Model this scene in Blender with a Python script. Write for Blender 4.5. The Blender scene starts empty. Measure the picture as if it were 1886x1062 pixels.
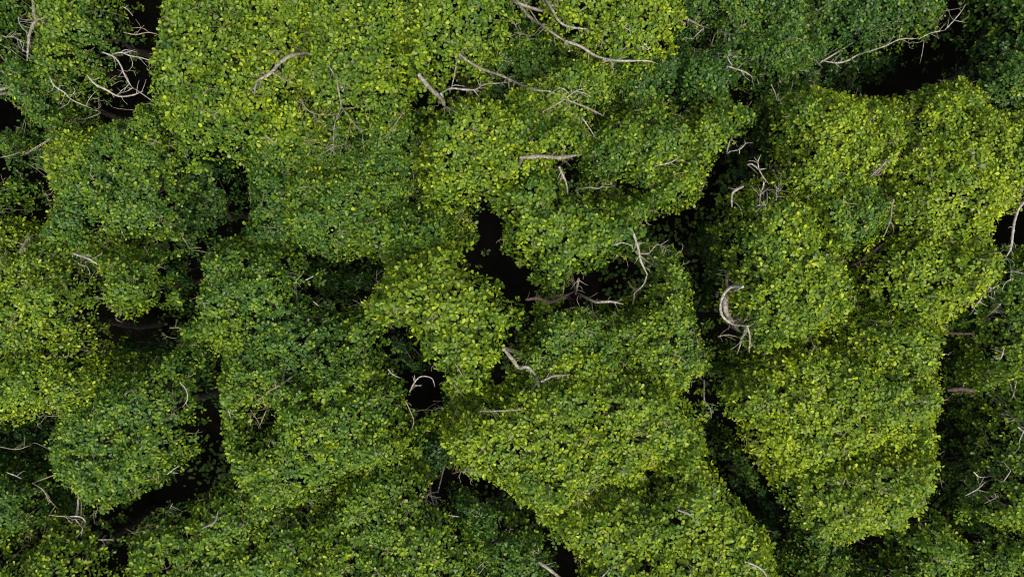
import bpy, math
import numpy as np
from mathutils import Vector

# ------------------------------------------------------------------ camera, sky, sun, exposure
scene = bpy.context.scene
CAM_Z = 29.0            # drone height above the ground (m)
REF_Z = 9.0             # height of the canopy plane the scale is measured on
PX = 0.0128             # metres per photograph pixel on that plane
SUN_AZ = math.radians(-62)     # direction towards the sun, measured from +X (image right) anticlockwise
SUN_EL = math.radians(66)

cam = bpy.data.cameras.new("camera")
cam_ob = bpy.data.objects.new("camera", cam)
scene.collection.objects.link(cam_ob)
cam_ob.location = (0, 0, CAM_Z)
cam.sensor_width = 36
cam.lens = 36 * (CAM_Z - REF_Z) / (1886 * PX)
cam.clip_end = 500
scene.camera = cam_ob

world = bpy.data.worlds.new("World")
scene.world = world
world.use_nodes = True
wn = world.node_tree
sky = wn.nodes.new("ShaderNodeTexSky")
sky.sky_type = 'NISHITA'
sky.sun_disc = False
sky.sun_elevation = SUN_EL
sky.sun_rotation = math.pi / 2 - SUN_AZ
sky.air_density = 1.0
sky.dust_density = 7.0
sky.ozone_density = 1.0
wn.links.new(sky.outputs[0], wn.nodes["Background"].inputs[0])
wn.nodes["Background"].inputs[1].default_value = 0.08

sun = bpy.data.lights.new("sun", 'SUN')
sun.energy = 1.5
sun.angle = math.radians(34)
sun.color = (1.0, 0.95, 0.86)
sun_ob = bpy.data.objects.new("sun", sun)
scene.collection.objects.link(sun_ob)
sd = Vector((math.cos(SUN_EL) * math.cos(SUN_AZ), math.cos(SUN_EL) * math.sin(SUN_AZ), math.sin(SUN_EL)))
sun_ob.rotation_euler = sd.to_track_quat('Z', 'Y').to_euler()
sun_ob.location = sd * 60

scene.view_settings.view_transform = 'Standard'
scene.view_settings.look = 'None'
scene.view_settings.exposure = 1.52
scene.view_settings.gamma = 1
scene.cycles.max_bounces = 5
scene.cycles.diffuse_bounces = 3
scene.cycles.glossy_bounces = 2
scene.cycles.transmission_bounces = 3
scene.cycles.filter_width = 1.1

# ------------------------------------------------------------------ helpers
rng = np.random.default_rng(11)

def to_world(px, py, z):
    k = PX * (CAM_Z - z) / (CAM_Z - REF_Z)
    return (np.asarray(px, float) - 943) * k, (531 - np.asarray(py, float)) * k

def hash2(ix, iy, seed):
    h = (ix.astype(np.int64) * 374761393 + iy.astype(np.int64) * 668265263 + seed * 974711) & 0x7fffffff
    h = ((h ^ (h >> 13)) * 1274126177) & 0x7fffffff
    h = h ^ (h >> 16)
    return (h & 0xffff) / 65535.0

def vnoise(x, y, seed):
    ix, iy = np.floor(x), np.floor(y)
    fx, fy = x - ix, y - iy
    fx, fy = fx * fx * (3 - 2 * fx), fy * fy * (3 - 2 * fy)
    a, b = hash2(ix, iy, seed), hash2(ix + 1, iy, seed)
    c, d = hash2(ix, iy + 1, seed), hash2(ix + 1, iy + 1, seed)
    return (a * (1 - fx) + b * fx) * (1 - fy) + (c * (1 - fx) + d * fx) * fy

def chaikin(p, n=2):
    for _ in range(n):
        q = np.roll(p, -1, axis=0)
        p = np.stack([0.75 * p + 0.25 * q, 0.25 * p + 0.75 * q], 1).reshape(-1, 2)
    return p

def poly_sd(poly, x, y):
    """signed distance, positive inside"""
    a, b = poly, np.roll(poly, -1, axis=0)
    dmin = np.full(x.shape, 1e9)
    inside = np.zeros(x.shape, bool)
    for (ax, ay), (bx, by) in zip(a, b):
        ex, ey = bx - ax, by - ay
        t = np.clip(((x - ax) * ex + (y - ay) * ey) / (ex * ex + ey * ey + 1e-12), 0, 1)
        dmin = np.minimum(dmin, (x - ax - t * ex) ** 2 + (y - ay - t * ey) ** 2)
        cond = (ay > y) != (by > y)
        xi = ax + (y - ay) * ex / (ey if abs(ey) > 1e-9 else 1e-9)
        inside ^= cond & (x < xi)
    d = np.sqrt(dmin)
    return np.where(inside, d, -d)

def norm(v):
    return v / (np.linalg.norm(v, axis=-1, keepdims=True) + 1e-9)

def mesh_from(name, verts, loops, starts, totals, mat, attrs=None, smooth=True):
    me = bpy.data.meshes.new(name)
    me.vertices.add(len(verts)); me.vertices.foreach_set("co", np.ascontiguousarray(verts, np.float32).ravel())
    me.loops.add(len(loops)); me.loops.foreach_set("vertex_index", np.ascontiguousarray(loops, np.int32))
    me.polygons.add(len(starts)); me.polygons.foreach_set("loop_start", np.ascontiguousarray(starts, np.int32))
    me.polygons.foreach_set("loop_total", np.ascontiguousarray(totals, np.int32))
    me.polygons.foreach_set("use_smooth", np.full(len(starts), smooth))
    for k, v in (attrs or {}).items():
        at = me.attributes.new(k, 'FLOAT', 'POINT')
        at.data.foreach_set("value", np.ascontiguousarray(v, np.float32))
    me.materials.append(mat)
    me.update()
    return me

def link(name, me, parent=None, loc=None, **props):
    o = bpy.data.objects.new(name, me)
    scene.collection.objects.link(o)
    if parent is not None: o.parent = parent
    if loc is not None: o.location = loc
    for k, v in props.items(): o[k] = v
    return o

# leaf: seven points, two quads and two triangles each side of the midrib
LEAF = np.array([[0, 0, 0], [.34, .25, .05], [.34, -.25, .05], [.55, 0, -.03], [.76, .34, .03], [.76, -.34, .03], [1.0, 0, -.10]])
LF = [[0, 3, 1], [0, 2, 3], [1, 3, 6, 4], [3, 2, 5, 6]]
LF_LOOPS = np.array([i for f in LF for i in f])
LF_TOT = np.array([len(f) for f in LF])
LF_START = np.cumsum(LF_TOT) - LF_TOT

PLAIN = [0, 2, 4, 5, 3, 1]
LEAF_PLAIN = LEAF[[0, 1, 2, 4, 5, 6]]
def leaf_mesh(name, pos, axis, nrm, length, width, cup, tone, mat, origin, plain=False):
    """pos: leaf bases; axis: direction of midrib; nrm: leaf normal"""
    axis = norm(axis)
    side = norm(np.cross(nrm, axis))
    up = np.cross(axis, side)
    n = len(pos)
    L = (LEAF_PLAIN if plain else LEAF)[None] * np.ones((n, 1, 1))
    L[:, :, 1] *= width[:, None]
    L[:, :, 2] *= cup[:, None]
    v = pos[:, None] + length[:, None, None] * (L[:, :, :1] * axis[:, None] + L[:, :, 1:2] * side[:, None] + L[:, :, 2:] * up[:, None])
    v = v - np.asarray(origin)[None, None]
    off = np.arange(n)
    if plain:                       # the hidden inner leaves: one six-sided blade each
        loops = (np.array(PLAIN)[None] + 6 * off[:, None]).ravel()
        return mesh_from(name, v.reshape(-1, 3), loops, 6 * off, np.full(n, 6), mat, {"tone": np.repeat(tone, 6), "rib": np.zeros(6 * n)})
    loops = (LF_LOOPS[None] + 7 * off[:, None]).ravel()
    starts = (LF_START[None] + len(LF_LOOPS) * off[:, None]).ravel()
    tots = np.tile(LF_TOT, n)
    rib = np.tile(np.array([1, 0, 0, 1, 0, 0, .6]), n)
    return mesh_from(name, v.reshape(-1, 3), loops, starts, tots, mat, {"tone": np.repeat(tone, 7), "rib": rib})

def catmull(pts, per=5):
    p = np.asarray(pts, float)
    if len(p) < 3:
        t = np.linspace(0, 1, per + 1)[:, None]
        return p[:1] * (1 - t) + p[-1:] * t
    e = np.vstack([2 * p[0] - p[1], p, 2 * p[-1] - p[-2]])
    out = []
    for i in range(1, len(e) - 2):
        t = np.linspace(0, 1, per, endpoint=False)[:, None]
        a, b, c, d = e[i - 1], e[i], e[i + 1], e[i + 2]
        out.append(.5 * (2 * b + (c - a) * t + (2 * a - 5 * b + 4 * c - d) * t * t + (3 * b - a - 3 * c + d) * t ** 3))
    out.append(p[-1:])
    return np.vstack(out)

class Tubes:
    def __init__(self): self.v, self.l, self.t, self.nv = [], [], [], 0
    def add(self, pts, r0, r1, sides=7, per=4, knob=0.0, smooth=True, ends=0.0):
        p = catmull(pts, per) if smooth else np.asarray(pts, float)
        n = len(p)
        t = norm(np.gradient(p, axis=0))
        ref = np.array([0.31, 0.17, 0.93]) if abs(t[0, 2]) < .8 else np.array([.95, .2, .1])
        u = norm(np.cross(t, ref)); w = np.cross(t, u)
        s = np.linspace(0, 1, n)
        r = (r0 + (r1 - r0) * s) * (1 + knob * (rng.random(n) - .5))
        if ends: r = r * (1 - .65 * np.clip(1 - (1 - s) / ends, 0, 1)) * (1 - .5 * np.clip(1 - s / ends, 0, 1))
        a = np.arange(sides) / sides * 2 * math.pi
        ring = p[:, None] + r[:, None, None] * (np.cos(a)[None, :, None] * u[:, None] + np.sin(a)[None, :, None] * w[:, None])
        if knob: ring += (rng.random(ring.shape) - .5) * r[:, None, None] * knob * .5
        self.v.append(ring.reshape(-1, 3)); self.v.append(p[-1:] + t[-1:] * r[-1])
        b = self.nv
        i, j = np.meshgrid(np.arange(n - 1), np.arange(sides), indexing='ij')
        j2 = (j + 1) % sides
        q = np.stack([b + i * sides + j, b + i * sides + j2, b + (i + 1) * sides + j2, b + (i + 1) * sides + j], -1).reshape(-1, 4)
        self.l.append(q.ravel()); self.t.append(np.full(len(q), 4))
        tip = b + n * sides
        jj = np.arange(sides)
        c = np.stack([b + (n - 1) * sides + jj, b + (n - 1) * sides + (jj + 1) % sides, np.full(sides, tip)], -1)
        self.l.append(c.ravel()); self.t.append(np.full(sides, 3))
        self.nv += n * sides + 1
    def mesh(self, name, mat, origin):
        v = np.vstack(self.v) - np.asarray(origin)
        l = np.concatenate(self.l); t = np.concatenate(self.t)
        return mesh_from(name, v, l, np.cumsum(t) - t, t, mat)

# ------------------------------------------------------------------ materials
def nodes_of(name):
    m = bpy.data.materials.new(name); m.use_nodes = True
    nt = m.node_tree; nt.nodes.clear()
    return m, nt, nt.nodes.new("ShaderNodeOutputMaterial")

def ramp(nt, stops):
    r = nt.nodes.new("ShaderNodeValToRGB")
    while len(r.color_ramp.elements) < len(stops): r.color_ramp.elements.new(.5)
    for e, (p, c) in zip(r.color_ramp.elements, stops):
        e.position = p; e.color = (*c, 1)
    return r

def leaf_material(name):
    m, nt, out = nodes_of(name)
    at = nt.nodes.new("ShaderNodeAttribute"); at.attribute_name = "tone"
    rb = nt.nodes.new("ShaderNodeAttribute"); rb.attribute_name = "rib"
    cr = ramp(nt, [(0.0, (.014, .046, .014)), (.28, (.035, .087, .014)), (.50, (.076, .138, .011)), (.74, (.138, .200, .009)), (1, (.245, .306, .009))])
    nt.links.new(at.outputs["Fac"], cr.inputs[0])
    geo = nt.nodes.new("ShaderNodeNewGeometry")
    no = nt.nodes.new("ShaderNodeTexNoise"); no.inputs["Scale"].default_value = 55; no.inputs["Detail"].default_value = 2
    nt.links.new(geo.outputs["Position"], no.inputs["Vector"])
    mr = nt.nodes.new("ShaderNodeMapRange"); mr.inputs[1].default_value = .3; mr.inputs[2].default_value = .7
    mr.inputs[3].default_value = .8; mr.inputs[4].default_value = 1.2
    nt.links.new(no.outputs["Fac"], mr.inputs[0])
    ri = nt.nodes.new("ShaderNodeMath"); ri.operation = 'MULTIPLY_ADD'; ri.inputs[1].default_value = .3
    nt.links.new(rb.outputs["Fac"], ri.inputs[0]); nt.links.new(mr.outputs[0], ri.inputs[2])
    hs = nt.nodes.new("ShaderNodeHueSaturation")
    nt.links.new(cr.outputs[0], hs.inputs["Color"]); nt.links.new(ri.outputs[0], hs.inputs["Value"])
    pb = nt.nodes.new("ShaderNodeBsdfPrincipled")
    pb.inputs["Roughness"].default_value = .38
    pb.inputs["Specular IOR Level"].default_value = .22
    nt.links.new(hs.outputs[0], pb.inputs["Base Color"])
    tr = nt.nodes.new("ShaderNodeBsdfTranslucent")
    h2 = nt.nodes.new("ShaderNodeHueSaturation"); h2.inputs["Hue"].default_value = .488; h2.inputs["Value"].default_value = 1.25
    nt.links.new(hs.outputs[0], h2.inputs["Color"]); nt.links.new(h2.outputs[0], tr.inputs["Color"])
    mx = nt.nodes.new("ShaderNodeMixShader"); mx.inputs[0].default_value = .32
    nt.links.new(pb.outputs[0], mx.inputs[1]); nt.links.new(tr.outputs[0], mx.inputs[2])
    nt.links.new(mx.outputs[0], out.inputs[0])
    return m

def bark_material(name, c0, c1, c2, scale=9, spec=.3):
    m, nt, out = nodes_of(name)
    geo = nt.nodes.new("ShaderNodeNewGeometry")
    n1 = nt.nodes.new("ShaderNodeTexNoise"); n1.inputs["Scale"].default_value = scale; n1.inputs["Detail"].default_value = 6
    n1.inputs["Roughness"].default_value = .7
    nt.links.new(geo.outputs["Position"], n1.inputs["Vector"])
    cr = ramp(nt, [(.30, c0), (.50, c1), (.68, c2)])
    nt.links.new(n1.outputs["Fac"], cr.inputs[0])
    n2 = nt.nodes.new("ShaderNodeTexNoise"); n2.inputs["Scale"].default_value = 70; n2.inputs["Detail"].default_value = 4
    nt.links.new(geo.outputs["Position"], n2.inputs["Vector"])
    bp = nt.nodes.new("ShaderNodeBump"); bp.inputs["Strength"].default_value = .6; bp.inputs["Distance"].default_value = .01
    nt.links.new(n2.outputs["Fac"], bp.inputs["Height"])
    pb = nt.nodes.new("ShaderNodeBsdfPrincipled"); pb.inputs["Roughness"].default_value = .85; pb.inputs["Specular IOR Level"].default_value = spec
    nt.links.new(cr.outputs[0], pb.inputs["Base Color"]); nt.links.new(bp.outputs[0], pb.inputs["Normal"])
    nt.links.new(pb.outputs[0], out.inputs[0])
    return m

LEAF_MAT = leaf_material("leaf")
BARK = bark_material("bark", (.014, .012, .009), (.045, .038, .03), (.12, .11, .09))
PALE = bark_material("pale_bark", (.09, .08, .065), (.21, .197, .17), (.40, .38, .345), 14)
GREY = bark_material("lichen_bark", (.05, .044, .034), (.14, .128, .10), (.31, .295, .25), 14)
BROWN = bark_material("brown_bark", (.014, .009, .006), (.035, .023, .016), (.10, .075, .06), 16)
TWIG = bark_material("twig_bark", (.07, .06, .035), (.15, .13, .085), (.30, .27, .2), 20)
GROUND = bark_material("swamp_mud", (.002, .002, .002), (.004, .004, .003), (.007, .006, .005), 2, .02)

# ------------------------------------------------------------------ ground
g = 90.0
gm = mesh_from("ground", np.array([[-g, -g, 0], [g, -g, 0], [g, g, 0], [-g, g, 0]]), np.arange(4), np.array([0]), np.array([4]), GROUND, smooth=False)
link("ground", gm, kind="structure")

# ------------------------------------------------------------------ the trees
# each: label, outline of the crown (photograph pixels at crown height), top height, leaf tone 0 (dark) .. 1 (yellow), leaf length, tilt east, tilt north
from collections import namedtuple
T = namedtuple("T", "label poly H tone leaf tx ty")
TREES = []
def tree(label, H, tone, leaf, *pts, tx=0.0, ty=0.0, name="canopy_tree"):
    TREES.append((name, T(label, pts, H, tone, leaf, tx, ty)))

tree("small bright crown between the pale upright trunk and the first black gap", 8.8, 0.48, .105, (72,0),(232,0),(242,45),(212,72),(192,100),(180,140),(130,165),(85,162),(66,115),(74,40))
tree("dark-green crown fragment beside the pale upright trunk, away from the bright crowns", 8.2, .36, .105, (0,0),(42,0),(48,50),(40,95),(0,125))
tree("narrow green crown past the pale upright trunk where a mossy limb crosses", 8.4, .40, .10, (0,175),(20,150),(42,120),(62,140),(80,165),(72,215),(56,235),(44,255),(20,245))
tree("broad olive-green crown on the far side of the black gap strung with bare white branches", 9.0, 0.47, .105, (72,215),(115,200),(190,214),(246,192),(272,218),(292,282),(328,332),(322,365),(296,400),(292,428),(240,425),(200,430),(150,455),(95,452),(70,425),(78,372),(70,315),(66,245))
tree("narrow olive-green crown across a thin crack from the broad olive-green crown", 8.6, 0.44, .10, (0,250),(44,270),(58,345),(42,372),(30,400),(0,412))
tree("large fine-leaved yellow-green crown overhanging the dark pit", 9.7, 0.6, .10, (0,425),(45,432),(90,462),(130,466),(162,510),(166,575),(152,612),(166,660),(162,718),(110,742),(60,752),(0,772), tx=.05)
tree("small round-lobed crown hanging over the dark pit with black cracks all round", 8.9, .47, .11, (178,462),(230,456),(284,468),(302,500),(300,545),(282,568),(228,592),(196,588),(176,548),(180,512))
tree("big bright-yellow tipped crown beside the black gap with bare white branches", 10.2, 0.58, .115, (290,0),(430,0),(560,0),(566,110),(545,140),(562,200),(560,240),(512,280),(480,276),(424,252),(416,292),(372,300),(322,262),(302,230),(266,182),(266,130),(292,92),(284,40), ty=-.04)
tree("bright yellow-green crown with a crooked mossy limb rising out of it", 10.2, 0.56, .11, (560,0),(770,0),(762,50),(735,75),(742,110),(735,150),(738,190),(690,192),(640,200),(590,190),(548,150),(562,100))
tree("bright yellow-green crown ending at the long lichen-spotted pale branch", 10.2, 0.57, .115, (772,0),(955,0),(940,48),(908,78),(892,112),(850,125),(820,150),(790,160),(765,140),(758,60))
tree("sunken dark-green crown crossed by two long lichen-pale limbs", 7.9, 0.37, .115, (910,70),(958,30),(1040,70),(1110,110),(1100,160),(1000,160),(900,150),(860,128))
tree("small bright-yellow crown beside two long pale limbs", 10.0, .60, .11, (1008,0),(1245,0),(1246,45),(1195,92),(1110,86),(1080,60),(1045,45),(1020,30))
tree("yellowish thin-leaved crown laced with fine white forked twigs", 9.3, .54, .105, (985,150),(1060,104),(1122,112),(1132,165),(1082,200),(1050,225),(965,200),(930,175))
tree("bright crown next to the pale forked elbow branch, spilling into the black crack", 9.9, .56, .115, (800,215),(850,185),(960,196),(1062,212),(1080,266),(1040,284),(985,298),(936,338),(892,382),(842,384),(790,345),(780,300),(785,250), ty=-.05)
tree("sparse green crown showing thin bare twigs through its leaves", 8.5, 0.42, .105, (560,205),(690,205),(760,200),(778,240),(774,320),(690,330),(600,310),(520,300),(450,275),(520,270))
tree("mid-green rounded crown bordering the black pit with broken white twig", 8.9, 0.46, .11, (535,320),(560,300),(660,310),(765,320),(768,352),(722,372),(650,425),(632,468),(602,488),(562,452),(535,430),(518,385), ty=-.06)
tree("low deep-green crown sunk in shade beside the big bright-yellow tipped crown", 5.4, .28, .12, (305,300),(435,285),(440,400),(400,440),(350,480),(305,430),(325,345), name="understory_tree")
tree("mid-green crown bordering the narrow start of the winding black crack", 8.8, 0.46, .115, (655,410),(740,372),(828,380),(862,400),(868,440),(850,470),(790,490),(715,505),(682,482),(652,450))
tree("domed large-leaved bright green crown standing over the winding black crack", 10.3, 0.6, .135, (676,530),(700,508),(765,475),(850,468),(888,488),(930,520),(966,558),(976,582),(950,604),(934,640),(918,678),(862,716),(832,708),(796,668),(768,630),(716,580), tx=.04, ty=-.04)
tree("domed round-leaved deep green crown ringed by black cracks", 9.7, 0.5, .13, (906,385),(928,345),(1000,322),(1050,356),(1120,356),(1190,372),(1200,422),(1168,436),(1142,466),(1128,498),(1068,508),(1022,540),(984,530),(956,488),(922,458),(912,420), ty=-.08)
tree("mid-green crown touching the mossy level limb beside a small black hole", 9.2, 0.49, .115, (1092,222),(1160,194),(1235,186),(1268,215),(1275,270),(1240,305),(1190,335),(1100,328),(1072,300),(1084,262), ty=-.05)
tree("irregular mid-green crown reaching out along the widest black chasm", 9.0, 0.49, .115, (1282,206),(1340,186),(1398,200),(1394,240),(1352,278),(1322,308),(1308,368),(1232,404),(1204,388),(1200,350),(1252,310),(1284,270),(1276,225), ty=-.05)
tree("darkish green crown beside a small black notch, next to pale limb ends", 8.7, .36, .115, (1122,112),(1200,94),(1290,112),(1350,134),(1358,160),(1302,190),(1240,172),(1162,186),(1138,165))
tree("dull dark-green feathery crown with few yellow leaves", 8.3, 0.31, .10, (1250,0),(1490,0),(1500,70),(1480,120),(1430,140),(1370,138),(1292,100),(1252,60))
tree("dull dark-green crown edged by a long bare white branch", 8.3, 0.31, .105, (1490,0),(1760,0),(1772,30),(1742,66),(1680,72),(1582,98),(1530,118),(1486,112),(1502,70))
tree("blue-green crown across the black channel from the long bare white branch", 8.8, 0.38, .115, (1822,0),(1886,0),(1886,218),(1850,205),(1806,165),(1784,128),(1812,80))
tree("fine-leaved yellow-green crown facing the black channel, opposite the dull dark crowns", 9.8, 0.64, .105, (1430,205),(1500,160),(1580,148),(1665,142),(1682,200),(1652,295),(1622,328),(1560,338),(1510,358),(1470,332),(1434,290),(1422,245))
tree("tall fine-leaved yellow-green crown beside the blue-green crown", 9.8, 0.64, .105, (1668,142),(1750,130),(1802,142),(1850,212),(1886,225),(1886,372),(1852,402),(1832,446),(1762,446),(1692,428),(1646,388),(1644,325),(1684,270))
tree("bright yellow-green crown skirted by a thick curling white limb", 9.8, .58, .12, (1352,395),(1392,366),(1480,370),(1522,420),(1562,470),(1586,540),(1570,598),(1520,618),(1440,632),(1396,648),(1372,590),(1352,520),(1328,455), tx=-.02)
tree("smaller green crown wedged between bright crowns where a grey dead limb rests", 9.8, .50, .11, (1502,362),(1560,345),(1622,332),(1640,390),(1632,425),(1604,455),(1566,455),(1528,410))
tree("bright yellow-green crown with ragged tips beside white zigzag twigs", 9.8, 0.64, .115, (1606,480),(1680,436),(1760,450),(1828,462),(1820,510),(1790,560),(1742,600),(1692,590),(1632,560),(1602,522))
tree("yellow-green crown in the crease joining three bright crowns", 9.9, 0.6, .11, (1560,596),(1620,566),(1700,602),(1738,622),(1744,694),(1640,676),(1564,642))
tree("huge bright yellow-green crown along the dark leafy trench", 9.9, 0.64, .11, (1330,735),(1400,682),(1440,652),(1480,632),(1560,652),(1640,684),(1742,702),(1752,790),(1720,820),(1600,830),(1500,860),(1420,880),(1396,850),(1362,800))
tree("wedge-shaped yellow-green crown tapering between two shaded trenches", 9.9, 0.6, .11, (1420,885),(1500,862),(1600,835),(1735,825),(1738,850),(1722,900),(1650,985),(1572,1000),(1492,988),(1452,935))
tree("loose grey-green crown with zigzag white twigs over it", 9.6, 0.5, .11, (1812,590),(1846,490),(1886,462),(1886,705),(1842,690),(1806,722),(1802,650))
tree("loose grey-green crown full of forked white twigs beside a pale stem", 9.6, 0.52, .11, (1804,725),(1850,706),(1886,722),(1886,980),(1850,970),(1806,900),(1826,840))
tree("mid-green crown filling the end of the shaded trench", 9.0, 0.47, .11, (1610,1062),(1640,1010),(1720,975),(1780,985),(1820,1062))
tree("low mid-green crown at the point of the wedge-shaped yellow-green crown", 8.0, .44, .11, (1462,1010),(1500,992),(1572,1005),(1606,1062),(1462,1062))
tree("very broad yellow-green crown with a half-hidden mossy trunk fork at its edge", 9.9, 0.6, .115, (850,770),(900,728),(970,704),(1012,694),(1100,686),(1200,704),(1276,742),(1288,790),(1258,830),(1206,858),(1180,884),(1100,905),(1002,956),(932,918),(872,880),(832,832),(818,794))
tree("fine-leaved olive crown touching the dark knotted brown limb", 9.5, .52, .105, (990,594),(1050,568),(1128,592),(1140,650),(1130,694),(1000,692),(964,668),(974,634))
tree("fine-leaved olive crown touching the white kinked branch by the widest chasm", 9.5, .52, .105, (1182,502),(1252,440),(1280,492),(1290,550),(1310,620),(1308,682),(1272,714),(1204,698),(1152,660),(1134,602),(1122,562))
tree("large bright crown with short white broken branch at its rim", 9.9, 0.6, .12, (1012,962),(1100,912),(1172,905),(1230,852),(1284,805),(1336,840),(1366,900),(1398,930),(1430,984),(1448,1062),(1062,1062),(1024,1012))
tree("blue-green ragged crown beside the black pit with broken white twig", 8.5, 0.43, .12, (352,490),(402,435),(480,455),(540,495),(566,540),(592,562),(640,556),(700,594),(714,650),(698,700),(604,736),(540,726),(424,680),(402,640),(332,628),(302,620),(312,594),(352,562))
tree("broad mid-green crown beside the straight upright black cleft", 9.2, 0.50, .115, (388,684),(450,694),(545,730),(604,740),(642,712),(700,704),(758,722),(764,782),(722,850),(642,872),(592,900),(542,940),(472,930),(432,880),(386,842),(380,762))
tree("shaded-topped round crown enclosed by the sweeping black arc", 9.1, 0.42, .11, (182,664),(250,654),(330,656),(344,720),(346,780),(322,856),(262,918),(182,958),(146,930),(112,872),(78,820),(92,762),(152,704), tx=.05, ty=-.12)
tree("small bright-green crown at the tapering end of the sweeping black arc", 8.9, 0.51, .11, (0,1010),(50,985),(120,990),(158,1005),(176,1062),(0,1062))
tree("dim green crown beside the brown bare-twig hollow", 8.1, .36, .11, (0,870),(35,890),(58,930),(52,975),(0,1000))
tree("mid-green crown along the outer side of the sweeping black arc", 9.0, 0.49, .115, (202,1004),(262,962),(332,912),(382,888),(440,912),(520,952),(572,985),(590,1062),(240,1062))
tree("mid-green crown between the small twig-crossed holes and a white forked branch", 9.1, 0.51, .115, (600,960),(642,884),(722,864),(768,890),(790,930),(822,960),(850,1000),(878,1062),(596,1062),(580,985))
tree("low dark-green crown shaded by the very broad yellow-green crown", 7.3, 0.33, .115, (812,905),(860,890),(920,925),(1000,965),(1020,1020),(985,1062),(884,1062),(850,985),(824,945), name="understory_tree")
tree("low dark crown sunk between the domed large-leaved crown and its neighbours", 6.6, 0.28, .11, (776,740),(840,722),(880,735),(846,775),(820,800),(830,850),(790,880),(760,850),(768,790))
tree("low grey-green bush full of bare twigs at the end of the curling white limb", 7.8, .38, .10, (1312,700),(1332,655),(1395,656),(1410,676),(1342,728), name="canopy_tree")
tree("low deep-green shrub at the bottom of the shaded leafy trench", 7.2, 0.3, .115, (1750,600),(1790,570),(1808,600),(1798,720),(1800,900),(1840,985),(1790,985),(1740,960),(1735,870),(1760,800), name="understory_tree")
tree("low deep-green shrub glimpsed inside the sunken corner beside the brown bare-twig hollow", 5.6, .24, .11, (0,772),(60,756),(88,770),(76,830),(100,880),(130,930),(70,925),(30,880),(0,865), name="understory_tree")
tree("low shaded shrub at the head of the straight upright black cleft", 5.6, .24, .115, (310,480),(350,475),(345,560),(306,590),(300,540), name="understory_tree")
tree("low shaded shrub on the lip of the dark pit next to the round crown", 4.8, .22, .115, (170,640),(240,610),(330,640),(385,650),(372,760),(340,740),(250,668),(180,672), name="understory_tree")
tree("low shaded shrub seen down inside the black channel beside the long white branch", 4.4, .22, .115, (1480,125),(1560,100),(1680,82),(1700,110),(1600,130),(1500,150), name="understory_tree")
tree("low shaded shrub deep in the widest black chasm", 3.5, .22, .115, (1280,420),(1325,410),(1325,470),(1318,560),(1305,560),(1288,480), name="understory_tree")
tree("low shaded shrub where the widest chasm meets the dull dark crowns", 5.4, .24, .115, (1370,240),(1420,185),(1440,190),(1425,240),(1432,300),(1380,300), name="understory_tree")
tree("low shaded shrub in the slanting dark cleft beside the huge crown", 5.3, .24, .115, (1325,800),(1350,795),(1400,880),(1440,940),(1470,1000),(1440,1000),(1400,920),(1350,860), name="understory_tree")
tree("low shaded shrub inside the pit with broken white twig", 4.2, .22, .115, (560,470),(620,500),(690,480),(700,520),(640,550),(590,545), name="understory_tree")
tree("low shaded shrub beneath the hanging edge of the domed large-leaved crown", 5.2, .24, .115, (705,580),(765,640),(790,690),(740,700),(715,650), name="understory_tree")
tree("green crown closing off the end of the shaded trench beside the loose grey-green crowns", 8.8, 0.45, .11, (1815,1062),(1800,1010),(1830,985),(1886,985),(1886,1062))
tree("half-shaded dark-green crown between the sunken deep-green one and the mid-green rounded crown", 7.4, .36, .115, (430,275),(545,262),(560,330),(535,440),(470,452),(425,425))
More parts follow.
